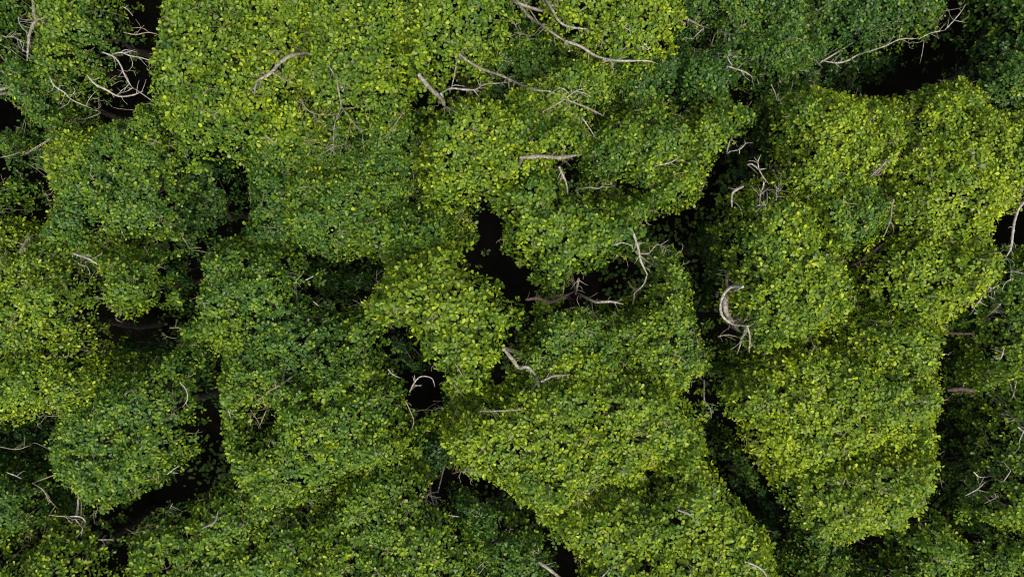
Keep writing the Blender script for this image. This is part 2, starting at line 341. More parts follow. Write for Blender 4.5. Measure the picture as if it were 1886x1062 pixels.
# openings between the crowns, where one looks down to the dark ground (photograph pixels at canopy height)
GAPS = [
 [(45,0),(60,0),(62,15),(60,40),(50,60),(42,95),(38,60),(48,40)],
 [(0,160),(10,163),(14,195),(8,228),(0,232)], [(0,284),(12,292),(14,322),(0,328)],
 [(50,215),(62,235),(62,280),(61,325),(74,340),(75,372),(50,405),(36,412),(44,380),(57,350),(49,300),(46,255)],
 [(230,0),(282,0),(280,30),(266,46),(254,72),(234,86),(215,88),(226,70),(244,46),(228,30)], [(263,85),(286,80),(282,110),(268,114)],
 [(190,100),(215,110),(268,100),(264,150),(248,182),(190,205),(130,199),(115,168),(165,142),(178,120)],
 [(195,430),(215,438),(240,436),(292,430),(300,445),(285,462),(245,464),(230,452),(205,450)],
 [(128,472),(155,485),(165,505),(180,500),(177,545),(182,588),(158,600),(158,570),(167,540),(158,510)],
 [(153,594),(160,567),(190,594),(204,606),(231,597),(288,576),(328,567),(284,618),(300,640),(238,657),(180,651)],
 [(350,655),(376,648),(373,700),(381,760),(384,850),(394,885),(352,908),(338,897),(348,850),(351,780),(357,740)],
 [(340,858),(378,868),(352,907),(290,938),(222,973),(206,988),(160,998),(147,982),(158,964),(200,956),(260,921),(300,890)],
 [(150,985),(202,985),(192,1005),(216,1040),(235,1062),(195,1062),(180,1030),(165,1005)],
 [(90,900),(130,910),(150,945),(150,985),(120,975),(115,940),(95,930)], [(22,998),(60,978),(72,992),(32,1020)], [(36,775),(78,750),(86,762),(48,800)],
 [(536,463),(577,484),(611,495),(640,470),(692,488),(682,517),(640,557),(607,552),(584,559),(565,530),(585,513)],
 [(720,600),(745,640),(765,680),(800,688),(806,716),(765,722),(746,706),(723,670),(713,630)], [(743,728),(800,724),(806,772),(770,792),(748,772)],
 [(891,372),(900,387),(913,411),(910,438),(920,465),(958,486),(974,513),(990,540),(985,565),(960,545),(947,540),(933,513),(913,499),(896,486),(866,481),(866,465),(889,462),(879,435),(872,404),(866,391)],
 [(965,545),(984,560),(988,590),(968,622),(946,648),(932,642),(948,604),(974,582)], [(901,680),(925,668),(948,672),(930,705),(902,722),(890,705)],
 [(1066,510),(1130,503),(1140,478),(1182,478),(1188,510),(1152,525),(1182,545),(1120,556),(1073,547)],
 [(1370,262),(1400,240),(1428,258),(1432,300),(1400,300),(1386,292),(1374,302),(1350,345),(1338,400),(1326,450),(1332,520),(1324,560),(1322,600),(1320,655),(1308,622),(1300,560),(1286,490),(1256,438),(1230,444),(1198,432),(1198,402),(1240,404),(1312,372),(1324,310),(1350,285)],
 [(1348,148),(1378,140),(1402,160),(1432,178),(1426,202),(1395,192),(1360,180),(1348,165)], [(1410,195),(1430,195),(1425,250),(1400,245)],
 [(1550,100),(1600,98),(1660,80),(1700,78),(1745,72),(1765,30),(1770,0),(1816,0),(1811,70),(1782,127),(1740,134),(1660,144),(1600,142),(1535,122)],
 [(1230,180),(1275,196),(1272,207),(1240,202)], [(1036,290),(1074,286),(1074,315),(1086,335),(1172,345),(1162,358),(1060,347),(1043,320)],
 [(1264,725),(1285,703),(1317,698),(1320,730),(1309,788),(1288,770)],
 [(1320,788),(1345,798),(1364,850),(1402,870),(1398,905),(1427,925),(1466,1000),(1440,995),(1395,927),(1360,907),(1348,870),(1328,840)],
 [(1740,620),(1786,608),(1788,700),(1798,730),(1808,840),(1796,900),(1790,985),(1742,935),(1738,860),(1760,800),(1748,730),(1740,690)],
 [(1843,407),(1886,385),(1886,432),(1850,427)], [(1190,880),(1202,872),(1220,882),(1212,895)],
 [(783,905),(815,893),(832,915),(816,932),(788,932)],
 [(975,1045),(1010,1020),(1060,1030),(1068,1062),(1040,1062),(1005,1045),(985,1062)], [(463,760),(480,750),(502,765),(496,787),(468,792)],
 [(1585,1003),(1632,998),(1652,1010),(1612,1032),(1590,1036)],
 [(820,136),(850,132),(862,145),(848,160),(822,156)],
 [(1282,66),(1300,58),(1304,72),(1290,80)], [(1300,700),(1318,690),(1325,712)],
 [(332,300),(415,294),(436,330),(440,400),(400,425),(362,442),(346,480),(345,560),(310,588),(303,520),(308,450),(332,400),(340,345)],
 [(830,900),(900,908),(955,950),(1000,978),(1012,1012),(985,1030),(940,1015),(880,985),(842,950)],
]
EDGE = 110     # crowns that leave the photograph go on for this many pixels
def push(p):
    x, y = p
    if x <= 0: x = -EDGE
    if x >= 1886: x = 1886 + EDGE
    if y <= 0: y = -EDGE
    if y >= 1062: y = 1062 + EDGE
    return x, y

class Crown: pass
# crowns that grow into one another at the same level, without a crease between them
MERGED = [(7, 8, 9), (12, 13), (14, 15, 17), (20, 21, 22), (23, 24), (26, 27, 28, 29, 30), (31, 32, 33), (34, 35), (38, 39, 40, 41), (42, 43, 47, 48)]
MATES = {i: m for m in MERGED for i in m}
SKIRT = 1.25      # how far the crown's flanks come down
LEAF_SCALE = .93
CURVE = .28
def crown_sd(c, x, y, which="grid"):
    """the exact distance, sampled once on a fine grid and read between its points"""
    if not hasattr(c, "grid"):
        c.g0 = c.poly.min(0) - 1.0; h = .07
        nx, ny = (np.ceil((c.poly.max(0) + 1.0 - c.g0) / h)).astype(int) + 1
        X, Y = np.meshgrid(c.g0[0] + h * np.arange(nx), c.g0[1] + h * np.arange(ny), indexing='ij')
        c.grid_out, c.grid_gap = [v.reshape(nx, ny) for v in crown_sd_exact(c, X.ravel(), Y.ravel())]
        c.grid = np.minimum(c.grid_out, c.grid_gap); c.h = h
    nx, ny = c.grid.shape
    fx = np.clip((x - c.g0[0]) / c.h, 0, nx - 1.001); fy = np.clip((y - c.g0[1]) / c.h, 0, ny - 1.001)
    i, j = fx.astype(int), fy.astype(int); fx, fy = fx - i, fy - j
    g_ = getattr(c, which)
    d = (g_[i, j] * (1 - fx) + g_[i + 1, j] * fx) * (1 - fy) + (g_[i, j + 1] * (1 - fx) + g_[i + 1, j + 1] * fx) * fy
    out = (x < c.g0[0]) | (y < c.g0[1]) | (x > c.g0[0] + c.h * nx) | (y > c.g0[1] + c.h * ny)
    far = np.hypot(x - c.cx, y - c.cy)
    return np.where(out, -far, d)

def crown_sd_exact(c, x, y):
    """distance inside the leafy outline: the drawn outline let out a little until it meets an opening"""
    d = poly_sd(c.poly, x, y) + c.grow
    dg = np.full(d.shape, 9.0)
    for gw, mg in c.gaps: dg = np.minimum(dg, -poly_sd(gw, x, y) - mg)
    return d, dg
CROWNS = []
for ti, (nm, t) in enumerate(TREES):
    c = Crown(); c.t = t; c.name = nm; c.i = ti
    pp = np.array([push(p) for p in t.poly], float)
    wx, wy = to_world(pp[:, 0], pp[:, 1], t.H - .6)
    c.poly = chaikin(np.stack([wx, wy], 1), 1)
    c.grow = .08 if nm.startswith("under") else (.30 if ti in MATES else .44)
    c.gaps = []
    if not nm.startswith("under"):
        for gp in GAPS:
            gq = np.array([push(p) for p in gp], float)
            gx_, gy_ = to_world(gq[:, 0], gq[:, 1], t.H - .9)
            gw = chaikin(np.stack([gx_, gy_], 1), 1)
            lo, hi = gw.min(0), gw.max(0)
            if (lo < c.poly.max(0) + .8).all() and (hi > c.poly.min(0) - .8).all(): c.gaps.append((gw, .13 if abs(np.sum(gw[:, 0] * np.roll(gw[:, 1], -1) - gw[:, 1] * np.roll(gw[:, 0], -1))) * .5 > .55 else 0.0))
    c.cx, c.cy = c.poly.mean(0)
    c.min, c.max = c.poly.min(0), c.poly.max(0)
    # lobes: jittered grid of clump centres inside the outline
    step = 1.02 if not nm.startswith("under") else .9
    gx, gy = np.meshgrid(np.arange(c.min[0] - step, c.max[0] + step, step), np.arange(c.min[1] - step, c.max[1] + step, step * .87))
    gx = gx + (np.arange(gx.shape[0]) % 2)[:, None] * step * .5
    gx = gx.ravel() + (rng.random(gx.size) - .5) * step * .75
    gy = gy.ravel() + (rng.random(gy.size) - .5) * step * .75
    d = crown_sd(c, gx, gy)
    k = d > .15
    if k.sum() < 1:
        gx, gy, k = np.array([c.cx]), np.array([c.cy]), np.array([True])
    c.lx, c.ly = gx[k], gy[k]
    c.lh = rng.normal(0, .12, k.sum())
    c.lt = rng.normal(0, .035, k.sum())
    c.rad = max(.5, d.max())
    CROWNS.append(c)

def surf(c, x, y, d=None):
    """height of the leafy surface of crown c, its edge distance and nearest clump"""
    if d is None: d = crown_sd(c, x, y)
    R = min(c.rad, 1.0)
    du = d
    for i in MATES.get(c.i, ()):
        if i != c.i and i < len(CROWNS): du = np.maximum(du, crown_sd(CROWNS[i], x, y))
    q = np.clip(du / R, 0, 1)
    z = c.t.H - (CURVE * (1 - q) ** 1.6 + SKIRT * (1 - q) ** 3.2)
    r2 = (x[:, None] - c.lx) ** 2 + (y[:, None] - c.ly) ** 2
    li = r2.argmin(1)
    b = (c.lh[None] + .32 * (1 - r2 / .5)).max(1)
    z = z + np.maximum(b, -.55) - .3
    z = z + c.t.tx * (x - c.cx) + c.t.ty * (y - c.cy)
    z = z + .5 * (vnoise(x * .9, y * .9, 55) - .5)
    z = z + .26 * (vnoise(x * 2.3, y * 2.3, 5 + c.i) - .5) + .22 * (vnoise(x * 5.1, y * 5.1, 15 + c.i) - .5)
    return z, d, li

def canopy(x, y):
    x, y = np.atleast_1d(np.asarray(x, float)), np.atleast_1d(np.asarray(y, float))
    best = np.full(x.shape, -1.0); own = np.full(x.shape, -1); near = np.full(x.shape, -1e9); nown = np.zeros(x.shape, int)
    for c in CROWNS:
        if c.name.startswith("under"): continue
        z, d, _ = surf(c, x, y)
        m = (d > 0) & (z > best)
        best[m] = z[m]; own[m] = c.i
        m = d > near
        near[m] = d[m]; nown[m] = c.i
    return best, own, nown

# ------------------------------------------------------------------ leaves, clump by clump
n_leaves = 0
def rosettes(c, x, y, z, nup, tone, per):
    """leaves whorled round each twig tip"""
    n = len(x)
    cnt = rng.integers(per - 2, per + 3, n)
    idx = np.repeat(np.arange(n), cnt)
    m = len(idx)
    first = np.concatenate([[0], np.cumsum(cnt)[:-1]])
    k = np.arange(m) - np.repeat(first, cnt)
    ph = np.repeat(rng.random(n) * 6.283, cnt) + k * 2.4 + rng.normal(0, .25, m)
    el = np.radians(np.clip(48 - 9.0 * k + rng.normal(0, 12, m), -35, 70))     # young leaves stand up, old ones droop
    up = nup[idx]
    ref = np.tile(np.array([[1.0, .13, .07]]), (m, 1))
    u = norm(np.cross(up, ref)); w = np.cross(up, u)
    rad = np.cos(ph)[:, None] * u + np.sin(ph)[:, None] * w
    ax = rad * np.cos(el)[:, None] + up * np.sin(el)[:, None]
    nr = -rad * np.sin(el)[:, None] + up * np.cos(el)[:, None]
    nr = norm(nr + rng.normal(0, .20, (m, 3)))
    flush = np.repeat(rng.random(n) < .34 + 1.2 * np.clip(tone - .38, 0, .4), cnt)        # tips in young leaf
    size = LEAF_SCALE * c.t.leaf * np.clip(.62 + .075 * k + rng.normal(0, .14, m), .42, 1.3)
    size = size * np.where(flush & (k < 3), 1.22, 1.0)
    base = np.stack([x, y, z], 1)[idx] + ax * (.012 + .02 * rng.random(m))[:, None] - up * (.013 * k)[:, None]
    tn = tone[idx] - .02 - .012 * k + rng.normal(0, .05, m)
    tn = tn + np.where(flush & (k < 3), np.array([.27, .23, .13])[np.minimum(k, 2)] + rng.normal(0, .06, m), 0)
    tn = np.clip(tn, 0, 1)
    odd = rng.random(m) < .005
    tn[odd] = 1.0
    return dict(pos=base, axis=ax, nrm=nr, length=size, width=rng.uniform(.72, 1.12, m), cup=rng.normal(.9, .9, m), tone=tn), idx

def layer(c, spacing, depth, jitter, shrink, keep, per):
    gx, gy = np.meshgrid(np.arange(c.min[0] - .5, c.max[0] + .5, spacing), np.arange(c.min[1] - .5, c.max[1] + .5, spacing * .87))
    gx = gx + (np.arange(gx.shape[0]) % 2)[:, None] * spacing * .5
    x = gx.ravel() + rng.normal(0, spacing * .33, gx.size)
    y = gy.ravel() + rng.normal(0, spacing * .33, gx.size)
    d = crown_sd(c, x, y)
    wob = .34 * (vnoise(x * .75 + 3, y * .75, 61 + c.i) - .5) + .30 * (vnoise(x * 1.7 + 9, y * 1.7, 31 + c.i) - .45) + .36 * (vnoise(x * 4.2, y * 4.2, 37 + c.i) - .45)
    thin = vnoise(x * 1.35, y * 1.35, 71 + c.i)
    k = (crown_sd(c, x, y, "grid_out") + wob > shrink) & (crown_sd(c, x, y, "grid_gap") + .4 * wob > shrink) & (rng.random(x.size) < keep * np.where(thin < .16, .75, 1.0))
    x, y, d, thin = x[k], y[k], d[k], thin[k]
    if len(x) == 0: return None
    z, d, li = surf(c, x, y, d)
    e = .06
    zx = surf(c, x + e, y, None)[0] - z
    zy = surf(c, x, y + e, None)[0] - z
    nrm = norm(np.stack([-zx / e, -zy / e, np.full(len(x), 1.7)], 1) + rng.normal(0, .22, (len(x), 3)))
    z = z - depth - jitter * rng.random(len(x)) ** 1.5
    if depth == 0: z = z + np.where(rng.random(len(x)) < .22, rng.uniform(0, .20, len(x)), 0)
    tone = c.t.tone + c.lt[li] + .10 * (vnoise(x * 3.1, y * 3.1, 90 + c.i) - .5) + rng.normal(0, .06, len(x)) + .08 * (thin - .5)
    if depth > .3: tone = tone - .04      # inner layers are a little deeper green
    r, idx = rosettes(c, x, y, z, nrm, tone, per)
    return r, li[idx], (x, y, z, nrm, li)

def pick(r, m): return {k: v[m] for k, v in r.items()}
def cat(rs): return {k: np.concatenate([r[k] for r in rs]) for k in rs[0]}

for c in CROWNS:
    t = c.t
    under = c.name.startswith("under")
    base = (float(c.lx.mean()), float(c.ly.mean()), 0.0)
    root = bpy.data.objects.new(c.name, None)
    scene.collection.objects.link(root)
    root.location = base
    root["label"] = t.label; root["category"] = "tree"
    root["group"] = "low shaded trees in the gaps" if under else "trees of the closed canopy"
    c.root, c.base = root, base
    # --- wood
    fork = np.array([base[0] + rng.normal(0, .15), base[1] + rng.normal(0, .15), t.H * .52])
    tr = Tubes()
    r0 = .07 + .045 * min(c.rad, 2.2)
    tr.add([(base[0], base[1], -.1), (base[0] + rng.normal(0, .1), base[1] + rng.normal(0, .1), t.H * .2), (base[0] + rng.normal(0, .15), base[1] + rng.normal(0, .15), t.H * .38), fork], r0 * 1.25, r0 * .8, 10, 5, .12)
    trunk = link("trunk", tr.mesh("trunk", BARK, base), root)
    c.fork = fork
    c.limbs = []
    for j in range(len(c.lx)):
        zt = surf(c, c.lx[j:j + 1], c.ly[j:j + 1])[0][0]
        e = np.array([c.lx[j], c.ly[j], zt - .42])
        m1 = fork * .62 + e * .38 + np.array([rng.normal(0, .2), rng.normal(0, .2), -.1])
        m2 = fork * .25 + e * .75 + np.array([rng.normal(0, .12), rng.normal(0, .12), -.22])
        lb = Tubes(); rr = r0 * .34
        lb.add([fork - (0, 0, .05), m1, m2, e], rr, rr * .35, 6, 4, .15)
        for _ in range(3):     # side forks of the limb
            f = rng.uniform(.55, .9); p0 = m1 * (1 - f) + e * f
            q = e + np.array([rng.normal(0, .38), rng.normal(0, .38), rng.uniform(-.2, .1)])
            if crown_sd(c, q[:1], q[1:2])[0] < .2: continue
            lb.add([p0, (p0 + q) / 2 + rng.normal(0, .08, 3), q], rr * .4, rr * .15, 4, 3, .1)
        link("limb", lb.mesh("limb", BARK, base), trunk)
        c.limbs.append(e)
    c.limbs = np.array(c.limbs)
    # --- foliage
    dens = .8 if under else 1.0
    tops, deep, tipset = [], [], None
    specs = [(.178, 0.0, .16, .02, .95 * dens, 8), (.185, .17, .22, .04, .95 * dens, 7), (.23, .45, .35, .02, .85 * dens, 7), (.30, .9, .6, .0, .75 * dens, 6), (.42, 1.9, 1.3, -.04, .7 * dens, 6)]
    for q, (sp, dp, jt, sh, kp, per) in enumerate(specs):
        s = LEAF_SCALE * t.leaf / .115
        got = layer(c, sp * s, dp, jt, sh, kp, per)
        if got is None: continue
        r, li, tips = got
        if q == 0: tipset = tips
        (tops if q < 1 else deep).append((r, li))
    crown = None
    if deep:
        r = cat([d[0] for d in deep])
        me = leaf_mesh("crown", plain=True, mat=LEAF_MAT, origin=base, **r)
        n_leaves += len(r["pos"])
    crown = link("crown", me, root, kind="stuff")
    r = cat([d[0] for d in tops]); li = np.concatenate([d[1] for d in tops])
    n_leaves += len(li)
    for j in range(len(c.lx)):
        m = li == j
        if m.sum() < 5: continue
        link("foliage_clump", leaf_mesh("foliage_clump", mat=LEAF_MAT, origin=base, **pick(r, m)), crown, kind="stuff")
    # --- twigs that carry the tips
    x, y, z, nr, tl = tipset
    tw = Tubes()
    sel = np.nonzero((rng.random(len(x)) < .25) & (crown_sd(c, x, y) > .1))[0]
    for s in sel:
        p1 = np.array([x[s], y[s], z[s]])
        e = c.limbs[tl[s]]
        f = rng.uniform(.25, .6)
        p0 = p1 * (1 - f) + e * f
        tw.add([p0, (p0 + p1) / 2 + rng.normal(0, .03, 3), p1], .008, .0045, 3, 2, 0)
    # bare dead sprays standing a little proud of the leaves
    nb = int(len(x) / 48)
    for s in rng.integers(0, len(x), nb):
        p = np.array([x[s], y[s], z[s] - .05]); a = rng.random() * 6.283; L = rng.uniform(.22, .55)
        pts = [p]
        for _ in range(4):
            a += rng.normal(0, .45)
            pts.append(pts[-1] + np.array([math.cos(a), math.sin(a), 0]) * L / 4)
        pts = np.array(pts)
        pts[:, 2] = np.maximum(surf(c, pts[:, 0], pts[:, 1])[0], t.H - 1.6) + .09
        pts[0, 2] -= .2
        tw.add(pts, .0085, .0045, 4, 3, .2)
        for _ in range(2):
            i0 = rng.integers(1, 4); a2 = a + rng.choice([-1, 1]) * rng.uniform(.5, 1.1)
            q = pts[i0] + np.array([math.cos(a2), math.sin(a2), .1]) * L * rng.uniform(.25, .5)
            tw.add([pts[i0], (pts[i0] + q) / 2 + rng.normal(0, .015, 3), q], .006, .0035, 3, 3, .1)
    # thin bare shoots reaching out over the openings
    if not under:
        dd = crown_sd(c, x, y); e = .08
        gx_ = (crown_sd(c, x + e, y) - dd) / e; gy_ = (crown_sd(c, x, y + e) - dd) / e
        for s in np.nonzero((dd < .32) & (rng.random(len(x)) < .09))[0]:
            a = math.atan2(-gy_[s], -gx_[s]) + rng.normal(0, .5); L = rng.uniform(.14, .36)
            p = np.array([x[s], y[s], z[s] - .1]); pts = [p]
            for _ in range(3):
                a += rng.normal(0, .6)
                pts.append(pts[-1] + np.array([math.cos(a), math.sin(a), rng.uniform(-.1, .35)]) * L / 3)
            tw.add(pts, .0075, .004, 4, 2, .2)
            a2 = a + rng.choice([-1, 1]) * rng.uniform(.5, 1)
            tw.add([pts[1], pts[1] + np.array([math.cos(a2), math.sin(a2), .2]) * L * .4], .0055, .0035, 3, 2, 0)
    if tw.nv: link("twig_spray", tw.mesh("twig_spray", TWIG, base), root, kind="stuff")

# ------------------------------------------------------------------ the limbs and dead branches one can see
B = []
def br(mat, r0, r1, *pts, lift=.11): B.append((mat, r0, r1, pts, lift))
P, G, W, N = PALE, GREY, TWIG, BROWN
br(G, 5, 4, (58,-20),(62,15),(63,30),(67,38),(60,48),(54,65),(52,85),(50,112)); br(G, 3, 2, (66,38),(74,35),(84,32))
br(P, 1.3, .8, (33,30),(38,48),(52,62)); br(P, 2, 1.2, (-10,60),(10,68),(25,68),(45,80)); br(G, 4, 3, (-15,168),(20,160),(32,148)); br(G, 2.5, 1.5, (60,145),(48,160),(47,185),(50,205))
br(P, 2.6, 1.7, (188,96),(210,105),(222,120),(228,135),(235,148),(244,162)); br(P, 1.5, 1, (244,162),(232,169),(222,170))
br(P, 2.2, 1.3, (200,102),(222,97),(240,103),(262,107),(288,116)); br(P, 1.2, .8, (222,97),(232,92),(252,96)); br(P, 1, .6, (240,103),(244,115),(243,125))
br(P, 3.4, 1.8, (160,138),(175,155),(195,165),(212,175),(225,178),(245,175),(264,168))
br(P, 2.2, 1.2, (92,143),(100,158),(118,170),(130,182),(145,190),(160,196),(175,203)); br(P, 1.2, .7, (130,182),(124,192),(114,198)); br(P, 1, .6, (128,180),(138,168),(134,160)); br(P, 1, .6, (158,195),(166,180),(180,165)); br(W, .8, .5, (175,203),(186,195),(180,182))
for (a, b_) in (((200,150),(216,140)), ((228,150),(205,158)), ((238,150),(215,128)), ((150,168),(140,182)), ((205,195),(180,186)), ((250,140),(236,130))):
    br(W, .8, .4, a, ((a[0] + b_[0]) / 2 + 3, (a[1] + b_[1]) / 2 - 4), b_)
br(P, 1.4, .9, (225,12),(235,18),(245,30)); br(W, 1.6, .9, (228,60),(250,64),(275,60),(300,68),(322,79)); br(W, 1, .6, (275,60),(262,52),(240,52))
br(G, 4.5, 4, (566,97),(535,103),(515,116),(503,130),(490,140),(474,148)); br(G, 3, 2, (474,148),(470,160),(468,178)); br(W, 2, 1, (503,134),(520,145),(545,155))
br(G, 2.6, 1.6, (603,118),(620,145),(622,160),(628,195),(620,215),(615,240),(615,286)); br(W, 1.5, .8, (552,183),(570,205),(595,212),(620,210)); br(W, 1.5, .8, (560,258),(590,264),(612,270),(640,265)); br(W, 1.6, 1, (628,195),(650,225),(668,248)); br(W, 1.1, .7, (645,228),(640,250),(635,266)); br(W, 1, .6, (575,205),(590,232),(612,240)); br(W, 1, .6, (612,270),(590,285),(575,290))
br(G, 4, 3.2, (846,100),(870,118),(895,130),(925,140),(950,152),(985,165),(1012,168)); br(G, 3, 2, (1012,168),(1040,182),(1085,200),(1114,215))
br(G, 6, 5, (772,138),(785,155),(805,175),(815,185),(820,198)); br(P, 3, 2, (820,196),(834,203),(842,210)); br(P, 3, 2, (812,172),(830,163),(855,165),(876,165),(890,156),(920,153),(952,150)); br(P, 2, 1.2, (872,165),(882,178)); br(P, 1.4, .9, (828,163),(838,157),(860,160))
br(G, 4.5, 3.5, (948,-5),(965,20),(980,35),(1000,48),(1022,64),(1045,78)); br(G, 3.6, 2.8, (1000,-8),(1015,15),(1030,40),(1050,50),(1082,54)); br(P, 4, 3, (1043,76),(1070,86),(1095,102),(1115,108)); br(P, 3, 2, (1115,108),(1140,112),(1190,112),(1205,115)); br(W, 1.5, .8, (1000,45),(980,65),(955,60)); br(W, 1.3, .7, (938,32),(955,58),(958,85))
br(P, 1.8, 1, (1000,206),(1035,186),(1060,168),(1082,163)); br(P, 1.3, .8, (1050,176),(1040,165),(1025,160)); br(P, 1.2, .7, (1060,168),(1078,172),(1090,180)); br(P, 1.7, 1.1, (1072,217),(1085,235),(1096,253)); br(W, 1.2, .8, (1110,70),(1108,85),(1112,92)); br(P, 1.2, .7, (1160,42),(1150,50),(1165,58)); br(P, 1.2, .7, (1180,85),(1195,92),(1185,78))
br(G, 5.5, 4.5, (960,290),(1000,288),(1030,290),(1068,285)); br(P, 3.6, 2.4, (1030,308),(1036,322),(1042,335),(1046,357)); br(G, 2.4, 1.6, (1062,349),(1085,345),(1105,346),(1122,328)); br(W, 1.5, .9, (742,208),(720,240),(705,256)); br(G, 2.2, 1.4, (1208,305),(1235,299),(1252,288))
br(G, 3, 2.2, (1268,36),(1296,51)); br(P, 1.8, 1, (1296,52),(1285,62),(1277,71)); br(G, 2, 1.2, (1322,57),(1352,64))
br(P, 2, 1.5, (1488,106),(1505,111)); br(P, 2.8, 1.6, (1515,112),(1540,116),(1560,112),(1580,101),(1600,95),(1630,85),(1660,72),(1692,72)); br(P, 1.8, 1, (1692,72),(1715,61),(1740,56)); br(P, 2, 1.1, (1740,56),(1755,40),(1770,22),(1779,8)); br(P, 1, .6, (1758,38),(1780,42)); br(W, 1.2, .7, (1702,74),(1699,95),(1694,118)); br(P, 1.3, .8, (1575,62),(1580,55),(1590,58))
br(P, 2, 1.2, (1340,122),(1358,128),(1375,134),(1386,142)); br(P, 1.4, .8, (1348,120),(1340,105),(1352,98)); br(W, 1.4, .8, (1420,155),(1428,172),(1434,186),(1458,165)); br(P, 1.3, .8, (1395,145),(1397,156))
br(P, 2, 1.3, (1344,279),(1362,275),(1372,265),(1370,256)); br(P, 1.2, .8, (1362,275),(1362,284))
br(P, 2.4, 2, (1376,304),(1383,302),(1392,307),(1398,312),(1412,310)); br(P, 1.5, .9, (1398,312),(1396,298),(1402,284)); br(G, 2.2, 1.4, (1398,312),(1405,325),(1416,339)); br(W, 1.2, .7, (1396,300),(1386,296),(1377,297))
br(P, 2, 1.4, (1399,378),(1400,360),(1405,345),(1407,333)); br(P, 2, 1.5, (1400,360),(1411,349),(1418,346)); br(P, 1.9, 1.3, (1412,350),(1413,362),(1411,376),(1400,378)); br(P, 1.5, .9, (1430,368),(1434,352),(1434,328)); br(P, 1.2, .8, (1434,352),(1444,341)); br(W, 1.2, .7, (1432,362),(1455,362))
br(G, 3.8, 3, (1370,343),(1355,350),(1348,360),(1348,382))
br(G, 4, 3.5, (1344,498),(1338,513),(1340,534)); br(P, 4.5, 4, (1368,528),(1350,527),(1338,535),(1330,548),(1327,560)); br(G, 9, 6, (1342,536),(1335,552),(1337,572),(1348,592),(1362,610)); br(P, 4, 3, (1327,558),(1327,570),(1331,582),(1340,591),(1352,597),(1376,600)); br(P, 3.2, 2, (1374,600),(1369,618),(1363,635),(1357,652)); br(P, 2.6, 1.6, (1376,600),(1381,620),(1380,648)); br(W, 1.6, .9, (1322,620),(1340,616),(1365,622)); br(P, 1.3, .8, (1340,545),(1347,552)); br(W, 1.4, .8, (1352,588),(1362,596),(1378,585)); br(W, 1.2, .7, (1350,575),(1368,590))
br(P, 4, 3, (1890,368),(1877,383),(1869,405),(1865,430),(1862,455),(1854,472)); br(P, 2, 1.6, (1808,477),(1828,478),(1848,480),(1844,490),(1822,492),(1812,512),(1803,528),(1809,543),(1800,560),(1792,567)); br(P, 1.6, 1.1, (1792,560),(1786,548)); br(P, 1.5, 1, (1815,515),(1824,530),(1840,526)); br(P, 1.3, .9, (1822,518),(1819,540)); br(P, 1.3, .8, (1850,470),(1860,485),(1862,500)); br(P, 1.4, .9, (1812,543),(1822,544)); br(P, 1.2, .8, (1845,535),(1852,520),(1868,512)); br(P, 1.4, .9, (1870,500),(1886,504))
br(G, 3, 1.8, (1842,560),(1828,573),(1812,588)); br(N, 4, 3, (1738,613),(1795,614)); br(N, 6, 5, (1745,718),(1775,716),(1795,722))
br(G, 2.6, 1.8, (1646,368),(1642,385),(1640,405),(1626,440)); br(N, 5, 4, (1576,486),(1605,466),(1628,447)); br(W, 1.8, 1, (1640,405),(1646,425),(1640,438))
br(G, 2.6, 1.6, (1607,321),(1625,305),(1644,288)); br(G, 2, 1.2, (1612,312),(1632,298),(1640,302)); br(W, 1.6, 1, (1622,320),(1632,308)); br(W, 1.3, .8, (1615,322),(1634,292))
br(N, 5, 4, (968,552),(990,549),(1015,556),(1040,545),(1060,535)); br(N, 2, 1, (1015,556),(1025,545),(1050,548)); br(G, 4, 3.4, (1066,512),(1063,526),(1061,538)); br(G, 4, 3.2, (1061,538),(1080,548),(1098,556),(1125,555),(1148,560)); br(W, 1.4, .8, (1090,553),(1092,572),(1104,590))
br(P, 3.4, 2.8, (1163,422),(1170,440),(1176,460),(1180,480),(1192,505)); br(P, 2.4, 1.5, (1192,505),(1185,524),(1168,540)); br(P, 2.3, 1.7, (1178,467),(1195,466),(1210,450),(1225,458),(1222,470)); br(P, 1.5, 1, (1200,474),(1213,480)); br(P, 1.4, .9, (1222,458),(1232,452)); br(W, 1.3, .8, (1182,528),(1165,535)); br(P, 1.6, 1, (1132,450),(1148,447),(1165,452))
br(G, 6, 4.5, (928,643),(945,663),(955,676),(972,676),(988,692)); br(G, 4, 3, (986,690),(993,712)); br(G, 3.4, 2.6, (998,702),(1020,692),(1048,690))
br(P, 2, 1.2, (754,722),(762,706),(775,693),(795,696),(801,712)); br(P, 1.7, 1.1, (714,680),(725,690),(738,696)); br(P, 1.3, .8, (765,704),(763,690)); br(W, 1.6, 1, (832,660),(845,680),(852,692))
br(W, 1.8, 1, (747,738),(755,755),(762,775),(757,792)); br(W, 1.3, .8, (755,760),(780,754),(802,755)); br(P, 2.2, 1.5, (806,905),(788,910),(787,930),(799,935)); br(P, 1.6, 1, (788,911),(811,919)); br(P, 1.7, 1, (826,948),(846,951))
br(G, 5, 4, (992,1034),(1010,1046),(1025,1058),(1040,1072)); br(W, 1.6, 1, (832,871),(850,867),(872,869)); br(W, 1.4, .8, (1012,904),(1010,932)); br(G, 2.6, 1.8, (885,757),(920,756),(962,754)); br(P, 1.8, 1.1, (874,1042),(882,1056)); br(P, 1.8, 1.2, (1108,1062),(1122,1048)); br(W, 1.3, .8, (980,1010),(992,1018),(990,1002))
br(P, 2.8, 1.8, (1373,1034),(1390,1040),(1405,1050),(1414,1064)); br(P, 1.8, 1.1, (1390,1041),(1378,1048)); br(G, 3.2, 2.2, (1250,939),(1272,948),(1284,966)); br(G, 2.2, 1.4, (1297,700),(1297,735),(1308,752),(1310,770))
